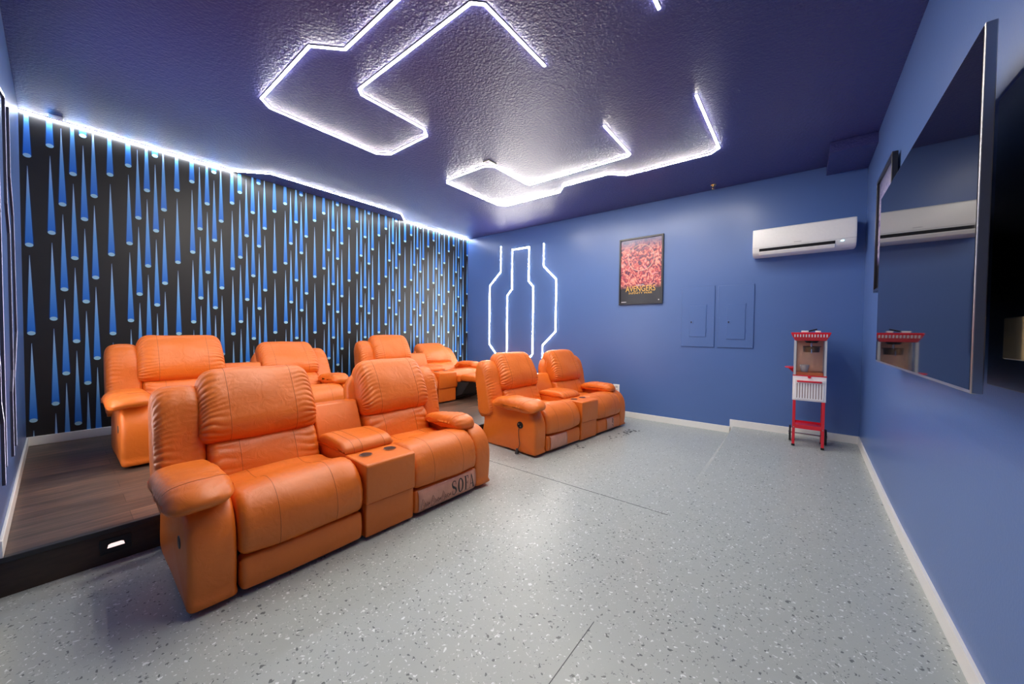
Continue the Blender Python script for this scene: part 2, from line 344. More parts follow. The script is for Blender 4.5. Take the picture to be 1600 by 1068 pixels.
# left wall: black wallpaper printed with blue drops
def left_wall():
    vs = [(-T,0,-.05),(0,0,-.05),(0,D+T,-.05),(-T,D+T,-.05),(-T,0,HL),(0,0,HL),(0,D+T,HL),(-T,D+T,HL)]
    fs = [(0,3,2,1),(4,5,6,7),(0,1,5,4),(1,2,6,5),(2,3,7,6),(3,0,4,7)]; ms = [0]*6; ts = [0.0]*8
    def poly(pts, mi, t, x):
        k = len(vs)
        for (y, z), tt in zip(pts, t): vs.append((x, min(max(y, .001), D-.001), min(max(z, HP), HL-.002))); ts.append(tt)
        fs.append(tuple(range(k, k+len(pts)))); ms.append(mi)
    base = [(0.045, 2.969), (0.180, 3.113), (0.251, 2.566), (0.322, 2.889), (0.391, 2.455), (0.459, 2.710)]
    cols = []
    for p in range(-1, 4):
        for y, z in base:
            yy = y + p * 0.5285
            if -0.03 < yy < 1.66: cols.append((yy, z))
    for p in range(0, 9):
        for y, z in base:
            yy = 1.714 - 0.180 + y + p * 0.5335
            if 1.66 < yy < D: cols.append((yy, z + 0.018 + 0.004 * p))
    for y, z in cols:
        for k in range(-4, 3):
            zb = z + k * 0.8425; zt = zb + 0.745; wd = 0.0238
            if zt < HP + .02 or zb > HL + .02: continue
            c0 = max(zb, HP + .001); c1 = min(zt, HL - .003)
            if c1 <= c0: continue
            # halo then drop body in slices so the gradient stays smooth
            hw = lambda q, e: (wd * (1 - (q - zb) / (zt - zb)) ** 0.92 + e)
            if c1 > c0 + .02:
                poly([(y - hw(c0, .007), c0), (y + hw(c0, .007), c0), (y + hw(min(c1, zt-.03), .004), c1), (y - hw(min(c1, zt-.03), .004), c1)], 3, [0]*4, .0008)
            n = 8
            for i in range(n):
                a = c0 + (c1 - c0) * i / n; b_ = c0 + (c1 - c0) * (i + 1) / n
                ha, hb = hw(a, .0004), hw(min(b_, zt - 1e-5), .0004)
                ta, tb = 1 - (a - zb) / (zt - zb), 1 - (b_ - zb) / (zt - zb)
                poly([(y - ha, a), (y + ha, a), (y + hb, b_), (y - hb, b_)], 1, [ta, ta, tb, tb], .0016)
            if zb > HP + .03 and zb < HL - .025:
                poly([(y + .0245 * cos(2*pi*i/20), zb + .0195 * sin(2*pi*i/20)) for i in range(20)], 2, [0]*20, .0024)
    me = bpy.data.meshes.new('wall_left'); me.from_pydata(vs, [], fs)
    for q in ('paper', 'drops', 'dropend', 'dropedge'): me.materials.append(M[q])
    at = me.attributes.new('drop_t', 'FLOAT', 'POINT'); at.data.foreach_set('value', ts)
    for p, i in zip(me.polygons, ms): p.material_index = i
    o = bpy.data.objects.new('wall_left', me); COL.objects.link(o)
    struct(o, 'black wallpapered wall printed with blue drops')
left_wall()

# platform
def platform():
    r = box('platform', 0, XP - .01, 0, D, .001, HP - .012, M['riser'])
    struct(r, 'low dark platform carrying the rear sofas')
    struct(box('planks', 0, XP - .03, 0, D, HP - .012, HP, M['wood'], r))
    o = MB().box(XP - .035, XP + .002, 0, D, HP - .026, HP + .002).build('stair_nosing', M['nosing'], r, bevel=.004); struct(o)
    return r
platform()
# baseboards
def bb(name, pts_box, label):
    m = MB()
    for b in pts_box: m.box(*b)
    return struct(m.build(name, M['trim'], bevel=.003, seg=1), label)
bt = .014
bb('baseboard_left', [(0, bt, 0, D, HP, HP + BB)], 'white baseboard under the drop wallpaper')
bb('baseboard_front', [(0, XP, 0, bt, HP, HP + BB), (XP + .28, XE, 0, bt, 0, BB)], 'white baseboard along the front wall')
mbk = MB().box(0, XP, D-bt, D, HP, HP+BB).box(XP, XS, D-bt, D, 0, BB)
mbk.add([(XS-.012, D-bt, 0), (XS+.03, D-bt, slab_z(D)), (XS+.03, D-bt, slab_z(D)+BB), (XS-.012, D-bt, slab_z(D)+BB), (XS-.012, D, 0), (XS+.03, D, slab_z(D)), (XS+.03, D, slab_z(D)+BB), (XS-.012, D, slab_z(D)+BB)],
        [(0,1,2,3),(4,7,6,5),(0,4,5,1),(1,5,6,2),(2,6,7,3),(3,7,4,0)])
mbk.box(XS + .028, W, D-bt, D, slab_z(D) - .005, slab_z(D) + BB)
struct(mbk.build('baseboard_back', M['trim'], bevel=.002, seg=1), 'white stepped baseboard along the back wall')
vs = []; fs = []
n = 30
for i in range(n + 1):
    y = YE + (D - bt - YE) * i / n; z = slab_z(y)
    vs += [(W-bt, y, z-.002), (W-bt, y, z+BB), (W, y, z+BB), (W, y, z-.002)]
for i in range(n):
    a = 4*i; b = a+4
    fs += [(a, a+1, b+1, b), (a+1, a+2, b+2, b+1), (a+2, a+3, b+3, b+2), (a+3, a, b, b+3)]
fs += [(0, 3, 2, 1), tuple(4*n + k for k in range(4))]
struct(mesh('baseboard_right', vs, fs, M['trim']), 'white baseboard along the right wall')
# soffit box in the far right ceiling corner, saw-cut joint in the slab
struct(box('trim_1', 5.975, W, 5.19, D, 3.215, 3.335, M['ceiling']), 'small boxed soffit in the ceiling corner')
j = MB().box(XP + .02, XS - .02, 2.975, 2.981, 0.0002, 0.0012)
j.box(XS - .004, XS - .001, YE, 1.72, 0.0002, 0.0010)
struct(j.build('trim_2', M['joint']), 'dark saw-cut joints in the floor')

# ------------------------------------------------------------------ LED strips
def strip(name, pts, nrm, width, depth, dmat, cmat, label, group=None, zfun=None, lens_depth=.002, lips=False):
    """mitred aluminium channel with a glowing lens, following pts on a plane with normal nrm (pointing into the room)"""
    nrm = Vector(nrm).normalized(); P = [Vector(p) for p in pts]
    if zfun: P = [Vector((p.x, p.y, zfun(p.x))) for p in P]
    L = len(P)
    def ribbon(w, h0, h1, c=0.0):
        vs = []; fs = []
        for i, p in enumerate(P):
            d0 = (P[i] - P[i-1]).normalized() if i > 0 else (P[1] - P[0]).normalized()
            d1 = (P[i+1] - P[i]).normalized() if i < L-1 else d0
            s0 = nrm.cross(d0); s1 = nrm.cross(d1); s = (s0 + s1).normalized(); k = 1 / max(.35, s.dot(s0))
            for a, h in ((-1, h0), (1, h0), (1, h1), (-1, h1)): vs.append(p + s * ((a * w / 2 + c) * k) + nrm * h)
        for i in range(L - 1):
            a = 4*i; b = a+4
            for q in range(4): fs.append((a+q, a+(q+1) % 4, b+(q+1) % 4, b+q))
        fs += [(0, 1, 2, 3), tuple(4*(L-1) + k for k in (3, 2, 1, 0))]
        return vs, fs
    r = empty(name, P[0]); tag(r, label, 'led strip light', group)
    off = -P[0]
    v, f = ribbon(width, 0.0, depth); mesh('channel', [q + off for q in v], f, cmat, r)
    if lips:
        for sd in (-1, 1):
            v2, f2 = ribbon(.0025, depth, depth + .008, sd * (width / 2 - .00125)); mesh('channel_lip', [q + off for q in v2], f2, cmat, r)
        v, f = ribbon(width - .006, depth * .99, depth + .002)
    else:
        v, f = ribbon(width * .86, depth * .99, depth + lens_depth)
    mesh('diffuser', [q + off for q in v], f, dmat, r)
    return r
cz = lambda x: ceil_z(x) - .0005
CN = (0, 0, -1)
G_C = 'white led strips in straight bent runs on the ceiling'
A = [(5.057, 2.52), (5.057, 1.66), (4.90, 1.503), (3.192, 1.503), (3.02, 1.334), (2.06, 1.334), (1.962, 1.432), (1.962, 2.49), (2.075, 2.592), (2.725, 2.592), (2.812, 2.497), (2.812, 1.84), (2.868, 1.787), (4.167, 1.787), (4.228, 1.846), (4.235, 2.50)]
B = [(4.255, 3.50), (4.250, 4.19), (4.205, 4.233), (2.862, 4.233), (2.831, 4.18), (2.831, 3.545), (2.72, 3.452), (2.06, 3.458), (1.985, 3.53), (1.982, 4.594), (2.08, 4.69), (3.037, 4.697), (3.19, 4.54), (3.85, 4.537), (4.01, 4.70), (4.963, 4.712), (5.055, 4.622), (5.055, 3.535)]
strip('led_strip_light', [(x, y, 0) for x, y in A], CN, .020, .007, M['led_c'], M['alu'], 'white glowing hook-shaped led strip on the ceiling nearest the camera', G_C, cz)
strip('led_strip_light', [(x, y, 0) for x, y in B], CN, .020, .007, M['led_c'], M['alu'], 'white glowing bent led strip on the ceiling nearest the back wall', G_C, cz)
Dp = [(.018, .004), (.018, 1.625), (.34, 1.955), (.34, 3.93), (.018, 4.235), (.018, D-.005)]
strip('led_strip_light', [(x, y, 0) for x, y in Dp], CN, .020, .006, M['led_s'], M['alu'], 'long white led strip where the ceiling meets the blue drop wallpaper', G_C, cz)
G_W = 'white led strips forming a bottle shape on the back wall'
WN = (0, -1, 0); yw = D - .0005
def wallstrip(pts, label): strip('led_strip_light', [(x, yw, z) for x, z in pts], WN, .025, .008, M['led_w'], M['alu'], label, G_W)
wallstrip([(.960, 3.085), (.960, 2.57), (.662, 2.305), (.657, 1.09), (.845, .893), (.845, .45)], 'leftmost angled white led strip on the back wall above the sofas')
wallstrip([(1.135, .45), (1.135, 2.075), (1.255, 2.195), (1.257, 2.975), (1.668, 2.975), (1.664, 2.325), (1.775, 2.21), (1.77, .92), (1.666, .815), (1.666, .45)], 'middle white led strip on the back wall, closed across its top')
wallstrip([(2.004, 2.997), (2.004, 2.578), (2.283, 2.305), (2.280, 1.36), (1.998, 1.098), (1.998, .45)], 'rightmost angled white led strip on the back wall above the sofas')
G_F = 'led strips in dark channels on the far left wall'
FN = (0, 1, 0)
def frontstrip(pts, label): strip('led_strip_light', [(x, .0005, z) for x, z in pts], FN, .020, .004, M['led_f'], M['darkchannel'], label, G_F, lips=True)
frontstrip([(2.34, 2.72), (2.34, .56)], 'straight dark led channel running down the wall at the far left edge')
frontstrip([(2.24, 2.68), (1.84, 2.78), (1.84, 2.12), (1.68, 1.96), (1.68, 1.05), (1.80, .92), (1.80, .50)], 'bent dark led channel on the far left wall, sloping outward at its top')
frontstrip([(1.50, 2.84), (1.50, 2.37), (1.28, 2.15), (1.22, 1.30), (1.56, .99), (1.56, .52)], 'bent dark led channel on the far left wall nearest the blue drop wallpaper')
frontstrip([(2.72, 1.30), (2.58, 1.14), (2.58, .95), (2.46, .83), (2.46, .49)], 'short low bent led channel on the far left wall near the platform edge')

# ------------------------------------------------------------------ cushions
def catmull(cp, n):
    L = len(cp); out = []
    per = [ (Vector(cp[(i+1) % L]) - Vector(cp[i])).length for i in range(L)]
    tot = sum(per)
    for i in range(L):
        p0, p1, p2, p3 = [Vector(cp[(i+k-1) % L]) for k in range(4)]
        m = max(2, round(n * per[i] / tot))
        for q in range(m):
            t = q / m
            out.append(0.5 * ((2*p1) + (p2-p0)*t + (2*p0-5*p1+4*p2-p3)*t*t + (3*p1-p0-3*p2+p3)*t**3))
    return out
def closed_normals(P):
    L = len(P); area = sum(P[i].x*P[(i+1) % L].y - P[(i+1) % L].x*P[i].y for i in range(L)); sg = 1 if area > 0 else -1
    out = []
    for i in range(L):
        t = P[(i+1) % L] - P[i-1]; nn = Vector((t.y, -t.x)) * sg
        out.append(nn.normalized() if nn.length > 1e-9 else Vector((0, 1)))
    return out
def cushion(name, cp, v0, v1, parent, mat=None, r=.035, arch=0.0, archl=.15, anchor=None, wr=(0, 0), wl=.10, wf=1.0, seams=(), seam_rng=None,
            n=110, mv=44, lump=.004, seed=0.0, xf=None, bow=0.0, droop=None, uarch=.35, cross=()):
    """padded shape: profile cp in (depth u, height z), swept across v0..v1; rounded ends, gathers near the ends, optional stitched seams"""
    mat = mat or M['leather']
    P = catmull(cp, n); NR = closed_normals(P); L = len(P)
    cx = anchor or (sum(p.x for p in P)/L, sum(p.y for p in P)/L)
    Wd = v1 - v0
    ph = []; s = 0
    for i in range(L): ph.append(s); s += (P[(i+1) % L] - P[i]).length
    def pos(i, v, lift=0.0):
        d = min(v - v0, v1 - v); d = max(d, 0.0); side = 0 if (v - v0) < (v1 - v) else 1
        p = P[i].copy(); nn = NR[i]
        if arch and d < archl:
            k = arch * (1 - sqrt(max(0, 1 - (1 - d/archl) ** 2)))
            p = Vector((cx[0] + (p.x - cx[0]) * (1 - k*uarch), cx[1] + (p.y - cx[1]) * (1 - k)))
        off = 0.0
        if d < r: off -= r * (1 - sqrt(max(0, 1 - (1 - d/r) ** 2)))
        off += bow * (1 - (2*(v - v0)/Wd - 1) ** 2)
        a = wr[side]
        if a:
            g = exp(-(d / wl) ** 1.4) * min(1.0, d/.012 + .25)
            q = ph[i] * 74 * wf + 3.2 * noise.noise(Vector((ph[i]*6 + seed, v*7, seed*3))) + v * 7
            lm = .65 + .7 * noise.noise(Vector((ph[i]*11, seed, 4.0)))
            off += a * g * lm * (abs(sin(q)) ** .55 * 1.5 - 1.1)
        off += lump * noise.noise(Vector((p.x*6 + seed*5, v*5 + seed, p.y*6)))
        p = p + nn * (off + lift)
        q = Vector((p.x, v, p.y))
        if droop: q.z -= droop[1] * max(0.0, (droop[0] - v) * droop[2]) ** 1.6
        return xf @ q if xf else q
    vsn = []
    for jn in range(mv + 1):
        t = jn / mv
        vsn.append(v0 + Wd * (0.5 - 0.5*cos(pi * t)) * .6 + Wd * t * .4)
    vs = []; fs = []
    for v in vsn: vs += [pos(i, v) for i in range(L)]
    for jn in range(mv):
        for i in range(L):
            a = jn*L + i; b = jn*L + (i+1) % L; fs.append((a, b, b + L, a + L))
    c0 = len(vs); vs.append(sum((vs[i] for i in range(L)), Vector()) / L); c1 = len(vs); vs.append(sum((vs[mv*L+i] for i in range(L)), Vector()) / L)
    for i in range(L): fs.append((c0, (i+1) % L, i)); fs.append((c1, mv*L + i, mv*L + (i+1) % L))
    o = mesh(name, vs, fs, mat, parent, smooth=True)
    for fr_ in cross:
        i = int(fr_ * L) % L
        MB().tube([pos(i, v0 + Wd * (.04 + .92 * k / 24), .0004) for k in range(25)], .0016, 6).build('stitching', M['thread'], o, smooth=True)
    if seams:
        a, b = seam_rng or (0.0, 1.0)
        i0, i1 = int(a * L), int(b * L)
        for sv in seams:
            pts = [pos(i % L, v0 + Wd * sv, .0002) for i in range(i0, i1 + 1)]
            MB().tube(pts, .0014, 6).build('stitching', M['thread'], o, smooth=True)
    return o
def rot_about(ang, u, z):
    """tilt backwards (towards -u) by ang about the point (u,z)"""
    T0 = Matrix.Translation((u, 0, z)); R = Matrix.Rotation(-ang, 4, 'Y'); T1 = Matrix.Translation((-u, 0, -z))
    return T0 @ R @ T1

HEAD = [(-.03, .66), (-.055, .80), (-.05, .93), (-.02, 1.03), (.03, 1.068), (.09, 1.06), (.145, 1.0), (.205, .90), (.248, .80), (.262, .72), (.240, .648), (.165, .612), (.04, .615)]
LUMB = [(.02, .62), (.10, .645), (.195, .645), (.245, .615), (.285, .55), (.315, .47), (.325, .41), (.29, .37), (.18, .36), (.08, .42)]
WING = [(.015, .36), (-.01, .50), (-.045, .70), (-.055, .86), (-.03, .955), (.02, .985), (.08, .975), (.14, .915), (.185, .80), (.215, .66), (.245, .52), (.26, .42), (.22, .35), (.10, .33)]
SHELL = [(.045, .34), (.0, .55), (-.05, .80), (-.055, .92), (-.02, .95), (.05, .94), (.12, .60), (.17, .40), (.15, .33)]
SEAT = [(.26, .30), (.27, .40), (.34, .442), (.45, .438), (.55, .452), (.63, .482), (.72, .500), (.81, .492), (.875, .45), (.918, .385), (.935, .31), (.928, .245), (.90, .212), (.80, .206), (.55, .21), (.35, .22)]
FOOT = [(.835, .19), (.885, .198), (.915, .188), (.927, .13), (.925, .07), (.915, .034), (.87, .024), (.835, .04), (.83, .12)]
PAD = [(.262, .520), (.285, .555), (.36, .587), (.50, .605), (.66, .612), (.80, .608), (.895, .588), (.950, .550), (.945, .510), (.87, .486), (.66, .480), (.45, .484), (.32, .490)]
ARM = [(.09, .022), (.09, .25), (.11, .40), (.17, .50), (.28, .53), (.50, .525), (.70, .515), (.80, .49), (.865, .435), (.905, .35), (.915, .26), (.912, .15), (.902, .06), (.89, .022), (.50, .020)]

def poly_sweep(m, prof, v0, v1, mi=0):
    L = len(prof); vs = [(u, v0, z) for u, z in prof] + [(u, v1, z) for u, z in prof]
    m.add(vs, [(i, (i+1) % L, L+(i+1) % L, L+i) for i in range(L)] + [tuple(range(L))[::-1], tuple(range(L, 2*L))], mi)
    return m
def sofa(loc, rz, label, group, recl=(0, 0), foot=(0, 0), film=None, seed=0.0, handle='slit', cord=False):
    S = empty('recliner_sofa', loc, rz); tag(S, label, 'recliner sofa', group)
    vw = 2.01
    # hidden frame and short black glides
    o = MB().box(.13, .84, .05, vw-.05, .035, .22).box(.13, .27, .05, vw-.05, .22, .40).build('base_frame', M['blackcloth'], S)
    for (x, y) in ((.16, .08), (.16, vw-.08), (.82, .08), (.82, vw-.08), (.16, 1.02), (.82, 1.02)):
        MB().cyl((x, y, 0), (x, y, .04), .024, .028, 14).build('foot', M['blackplastic'], S, smooth=True)
    for side in (0, 1):
        a0, a1 = (0.0, .192) if side == 0 else (vw-.176, vw)
        arm = cushion('armrest', ARM, a0, a1, S, r=.028, lump=.004, seed=seed+side, n=56, mv=16, bow=.004)
        p0, p1 = (-.075, .195) if side == 0 else (vw-.265, vw-.055)
        pad = cushion('arm_pad', PAD if side == 0 else [(u if u < .6 else .6 + (u - .6) * .60, z) for u, z in PAD], p0, p1, arm, r=.048, arch=.22, archl=.12, uarch=1.1, anchor=(.6, .55), wr=(.008, .008), wl=.08, wf=.6, lump=.014, seed=seed+3+side, mv=30, n=110,
                cross=(.40,), droop=((.06, .5, 1) if side == 0 else (vw-.10, .5, -1)))
        rec = recl[side]; X = rot_about(rec, .30, .36) if rec else None
        w0, w1 = (-.034, .205) if side == 0 else (vw-.205, vw+.006)
        bp0, bp1 = (-.024, .845) if side == 0 else (vw-.845, vw+.002)
        cushion('back_panel', SHELL, bp0, bp1, S, r=.012, arch=.10, archl=.10, anchor=(.1, .2), lump=.001, seed=seed+5+side, xf=X, mv=10, n=40)
        wr = (.016, .006) if side == 0 else (.006, .016)
        cushion('back_wing', WING, w0, w1, S, r=.045, arch=.10, archl=.10, anchor=(.15, .35), wr=wr, wl=.060, wf=1.25, lump=.008, seed=seed+7+side, xf=X, mv=34, n=190)
        s0, s1 = (.196, .838) if side == 0 else (1.212, vw-.180)
        b = cushion('lumbar_cushion', LUMB, s0+.005, s1-.005, S, r=.045, wr=(.013, .013), wl=.11, wf=.8, lump=.009, seed=seed+9+side, xf=X, seams=(.25, .75), seam_rng=(.18, .62))
        h0, h1 = s0 - (.03 if side == 0 else .004), s1 + (.004 if side == 0 else .03)
        cushion('headrest', HEAD, h0, h1, S, r=.05, arch=.27, archl=.115, anchor=(.12, .64), wr=(.018, .017), wl=.085, wf=1.15, lump=.010, seed=seed+11+side, xf=X, seams=(.22, .78), seam_rng=(.18, .80), n=190, mv=54, bow=.008)
        FX = None
        cushion('seat', SEAT, s0, s1, S, r=.04, wr=(.008, .008), wl=.05, lump=.010, seed=seed+13+side, seams=(.27, .73), seam_rng=(.12, .62), n=130, bow=.012)
        if foot[side]:
            # footrest swung up on its scissor linkage
            RF = [(1.00, .375), (1.02, .435), (1.10, .455), (1.28, .450), (1.38, .43), (1.42, .395), (1.40, .355), (1.30, .34), (1.10, .34), (1.03, .35)]
            fr = cushion('footrest', RF, s0, s1, S, r=.035, wr=(.005, .005), wl=.06, lump=.012, seed=seed+17+side)
            RF2 = [(.88, .30), (.89, .40), (.95, .425), (1.01, .42), (1.03, .38), (1.01, .33), (.95, .31)]
            cushion('footrest_flap', RF2, s0+.01, s1-.01, S, r=.02, lump=.008, seed=seed+19)
            for yy in (s0 + .06, s1 - .06):
                lk = MB()
                for (q0, q1) in (((.78, .26), (1.06, .34)), ((.86, .12), (1.16, .34)), ((.80, .10), (1.00, .30)), ((.98, .12), (.90, .30))):
                    lk.tube([(q0[0], yy, q0[1]), (q1[0], yy, q1[1])], .011, 6)
                lk.build('linkage', M['darkgrey'], S, smooth=True)
            MB().add([(.84, s0+.02, .05), (.84, s1-.02, .05), (.86, s0+.02, .30), (.86, s1-.02, .30), (1.02, s0+.03, .12), (1.02, s1-.03, .12), (1.20, s0+.03, .335), (1.20, s1-.03, .335)],
                     [(0, 1, 5, 4), (4, 5, 7, 6), (6, 7, 3, 2), (2, 3, 1, 0), (0, 4, 6, 2), (1, 3, 7, 5)]).build('dust_cover', M['blackcloth'], S)
        else:
            fr = cushion('footrest', FOOT, s0+.004, s1-.004, S, r=.028, lump=(.0 if film and film[side] else .005), seed=seed+15+side, n=60)
            if film and film[side]: film_sheet(fr, s0, s1, film[side])
    # centre console with raised rear, padded lid and two cup holders
    c0, c1 = .845, 1.205
    m = MB(); poly_sweep(m, [(.10, .24), (.938, .238), (.944, .25), (.944, .478), (.934, .492), (.10, .500)], c0, c1)
    con = m.build('console', M['leather'], S, bevel=.012, seg=3)
    m = MB(); poly_sweep(m, [(.10, .022), (.922, .022), (.928, .04), (.928, .239), (.10, .239)], c0+.004, c1-.004)
    m.build('lower_panel', M['leather'], con, bevel=.008, seg=2)
    m = MB(); poly_sweep(m, [(.08, .24), (-.005, .66), (.0, .745), (.015, .757), (.105, .757), (.125, .742), (.235, .50), (.235, .45)], c0+.006, c1-.006)
    m.build('console_back', M['leather'], con, bevel=.012, seg=3)
    LID = [(.245, .50), (.24, .535), (.27, .557), (.36, .570), (.50, .570), (.60, .562), (.65, .535), (.662, .508), (.64, .497), (.45, .497), (.30, .497)]
    cushion('console_lid', LID, c0-.008, c1+.004, con, r=.022, lump=.006, seed=seed+21, mv=26, n=56, seams=(.18, .34, .80), seam_rng=(.08, .72), bow=.008)
    for yy in (c0 + .095, c1 - .085):
        cu = MB().cyl((.755, yy, .4955), (.755, yy, .4985), .043, .043, 28).build('cup_holder', M['steel'], con, smooth=True)
        m = MB(); n = 28
        vs = [(.755 + .037*cos(2*pi*i/n), yy + .037*sin(2*pi*i/n), .4992) for i in range(n)] + [(.755 + .031*cos(2*pi*i/n), yy + .031*sin(2*pi*i/n), .4988) for i in range(n)]
        m.add(vs, [tuple(range(n))]); m.build('cup_well', M['blackplastic'], cu)
    # release handle recessed in the outer left side
    if handle == 'slit':
        MB().cyl((.735, -.003, .305), (.735, .003, .305), .030, .034, 20).build('release_handle', M['blackplastic'], S, smooth=True)
    else:
        n = 24
        m = MB(); m.add([(.70 + .042*cos(2*pi*i/n), -.006, .32 + .036*sin(2*pi*i/n)) for i in range(n)] + [(.70 + .046*cos(2*pi*i/n), .004, .32 + .04*sin(2*pi*i/n)) for i in range(n)],
                        [tuple(range(n))] + [(i, (i+1) % n, n+(i+1) % n, n+i) for i in range(n)])
        hd = m.build('control_panel', M['blackplastic'], S, smooth=True)
        for (q, zz) in ((.685, .33), (.715, .31)):
            MB().cyl((q, -.006, zz), (q, -.010, zz), .009, .009, 12).build('button', M['steel'], hd, smooth=True)
    if cord:
        pts = [(.69, -.008, .285), (.69, -.014, .25), (.695, -.016, .21), (.705, -.018, .16), (.712, -.018, .115), (.705, -.02, .085), (.69, -.024, .06)]
        cc = MB().tube(pts, .0035, 8).build('power_cord', M['blackplastic'], S, smooth=True)
        MB().add([(.66, -.045, .004), (.70, -.045, .004), (.70, -.012, .004), (.66, -.012, .004), (.672, -.036, .065), (.694, -.036, .065), (.694, -.018, .065), (.672, -.018, .065)],
                 [(0,3,2,1),(4,5,6,7),(0,1,5,4),(1,2,6,5),(2,3,7,6),(3,0,4,7)]).build('cord_plug', M['darkgrey'], cc, bevel=.006)
    return S

def film_sheet(fr, s0, s1, kind):
    """clear pinkish plastic film still on the footrest, with its printing"""
    y0, y1 = (s0 + .03, s1 - .002) if kind == 'sofa' else ((s0 + .05, s0 + .36) if kind == 'plain' else (s0 + .24, s0 + .42))
    prof = [(.9105, .192), (.9185, .185), (.9255, .165), (.9302, .13), (.9302, .09), (.9282, .065), (.9210, .038)]
    def at(z):
        for (u0, z0), (u1, z1) in zip(prof, prof[1:]):
            if z1 <= z <= z0: t = (z0 - z) / (z0 - z1); return u0 + (u1 - u0) * t
        return prof[-1][0]
    m = MB(); L = len(prof); ny = 14
    vs = []
    for k in range(ny + 1):
        y = y0 + (y1 - y0) * k / ny
        e = min(y - s0, s1 - y); back = .028 * (1 - sqrt(max(0, 1 - (1 - min(e, .028)/.028)**2)))
        for (u, z) in prof: vs.append((u - back + .0055, y, z + .0))
    m.add(vs, [(k*L+i, k*L+i+1, (k+1)*L+i+1, (k+1)*L+i) for k in range(ny) for i in range(L-1)])
    fl = m.build('protective_film', M['film'], fr, smooth=True); fl['label'] = 'pinkish plastic film with printing'
    md = fl.modifiers.new('thick', 'SOLIDIFY'); md.thickness = .0008
    def P(y, z): e = max(0, min(y - s0, s1 - y)); return (at(z) + .0072 - .028 * (1 - sqrt(max(0, 1 - (1 - min(e, .028)/.028)**2))), y, z)
    def stroke_poly(m, pts):     # filled polygon laid on the film
        m.add([P(y, z) for y, z in pts], [tuple(range(len(pts)))])
    if kind == 'sofa':
        tx = MB()
        # serif capitals S O F A, slanted like the print
        zb, H, sl = .058, .112, .10
        def q(x0, x, z): return (x0 + x + sl * (z - .5) * .0, zb + H * z)
        def quad(x0, pts):
            (a, b_, c_, d_) = [q(x0, x, z) for x, z in pts]; ns = 10
            for i in range(ns):
                t0, t1 = i / ns, (i + 1) / ns
                L2 = lambda p, r, t: (p[0] + (r[0]-p[0])*t, p[1] + (r[1]-p[1])*t)
                stroke_poly(tx, [L2(a, d_, t0), L2(b_, c_, t0), L2(b_, c_, t1), L2(a, d_, t1)])
        def thick_curve(x0, pts, ws):
            for (a, b, wa, wb) in zip(pts, pts[1:], ws, ws[1:]):
                dx, dz = b[0]-a[0], (b[1]-a[1])*H; l = sqrt(dx*dx+dz*dz) or 1; nx, nz = -dz/l, dx/l/H
                quad(x0, [(a[0]-nx*wa, a[1]-nz*wa), (b[0]-nx*wb, b[1]-nz*wb), (b[0]+nx*wb, b[1]+nz*wb), (a[0]+nx*wa, a[1]+nz*wa)])
        X = 1.550; wS = .046
        sp = []
        for i in range(25):
            t = i / 24
            if t < .5: a = radians(40 + 230 * (t/.5)); sp.append((.023 + .019*cos(a), .745 + .215*sin(a)))
            else: a = radians(90 - 230 * ((t-.5)/.5)); sp.append((.023 + .019*cos(a), .265 + .235*sin(a)))
        ws = [.0030 + .0065*exp(-((i-12)/5.0)**2) for i in range(25)]
        thick_curve(X, sp, ws)
        quad(X, [(.037, .70), (.042, .70), (.042, .97), (.039, .97)]); quad(X, [(.001, .03), (.004, .03), (.006, .33), (.001, .33)])
        tx.build('printed_letter', M['ink'], fl); tx = MB()
        X += .060
        n = 28; o1 = [(.030 + .029*cos(2*pi*i/n), .5 + .5*sin(2*pi*i/n)) for i in range(n)]; o2 = [(.030 +   .0145*cos(2*pi*i/n), .5 + .43*sin(2*pi*i/n)) for i in range(n)]
        for i in range(n): k = (i+1) % n; quad(X, [o1[i], o1[k], o2[k], o2[i]])
        tx.build('printed_letter', M['ink'], fl); tx = MB()
        X += .070
        quad(X, [(.008, 0), (.021, 0), (.021, 1), (.008, 1)]); quad(X, [(0, 0), (.029, 0), (.029, .03), (0, .03)]); quad(X, [(0, .97), (.044, .97), (.044, 1), (0, 1)])
        quad(X, [(.041, .76), (.044, .76), (.044, 1), (.036, .97)]); quad(X, [(.021, .50), (.035, .50), (.035, .535), (.021, .535)]); quad(X, [(.033, .39), (.036, .39), (.036, .65), (.033, .65)])
        tx.build('printed_letter', M['ink'], fl); tx = MB()
        X += .050
        quad(X, [(.026, 1), (.031, 1), (.057, .02), (.043, .02)]); quad(X, [(.026, 1), (.030, .96), (.011, .02), (.007, .02)]); quad(X, [(.014, .30), (.044, .30), (.043, .34), (.015, .34)])
        quad(X, [(0, 0), (.018, 0), (.018, .03), (0, .03)]); quad(X, [(.036, 0), (.062, 0), (.062, .03), (.036, .03)])
        # pull letters together to the width seen on the film
        tx.build('printed_letter', M['ink'], fl)
        # thin outlined script words to its left, unreadable in detail
        sc = MB(); rnd = random.Random(3)
        for wx, wl in ((1.262, .075), (1.352, .085), (1.450, .085)):
            pts = [(wx + .004, .040 + .008), (wx, .085), (wx + .014, .128), (wx + .026, .11), (wx + .012, .085), (wx + .030, .068), (wx + .018, .044), (wx + .004, .048)]
            sc.tube([P(y, z) for y, z in pts], .0011, 5, closed=True)
            pts = []
            k = 14
            for i in range(k + 1):
                t = i / k; pts.append((wx + .030 + (wl - .03) * t, .084 + .013 * sin(t * 4 * pi + rnd.random()) * (1 - .3*t)))
            for i in range(k, -1, -1):
                t = i / k; pts.append((wx + .030 + (wl - .03) * t, .070 + .010 * sin(t * 5 * pi + rnd.random())))
            sc.tube([P(y, z) for y, z in pts], .0011, 5, closed=True)
        sc.build('script_printing', M['inkline'], fl, smooth=True)
    elif kind == 'torn':
        sc = MB()
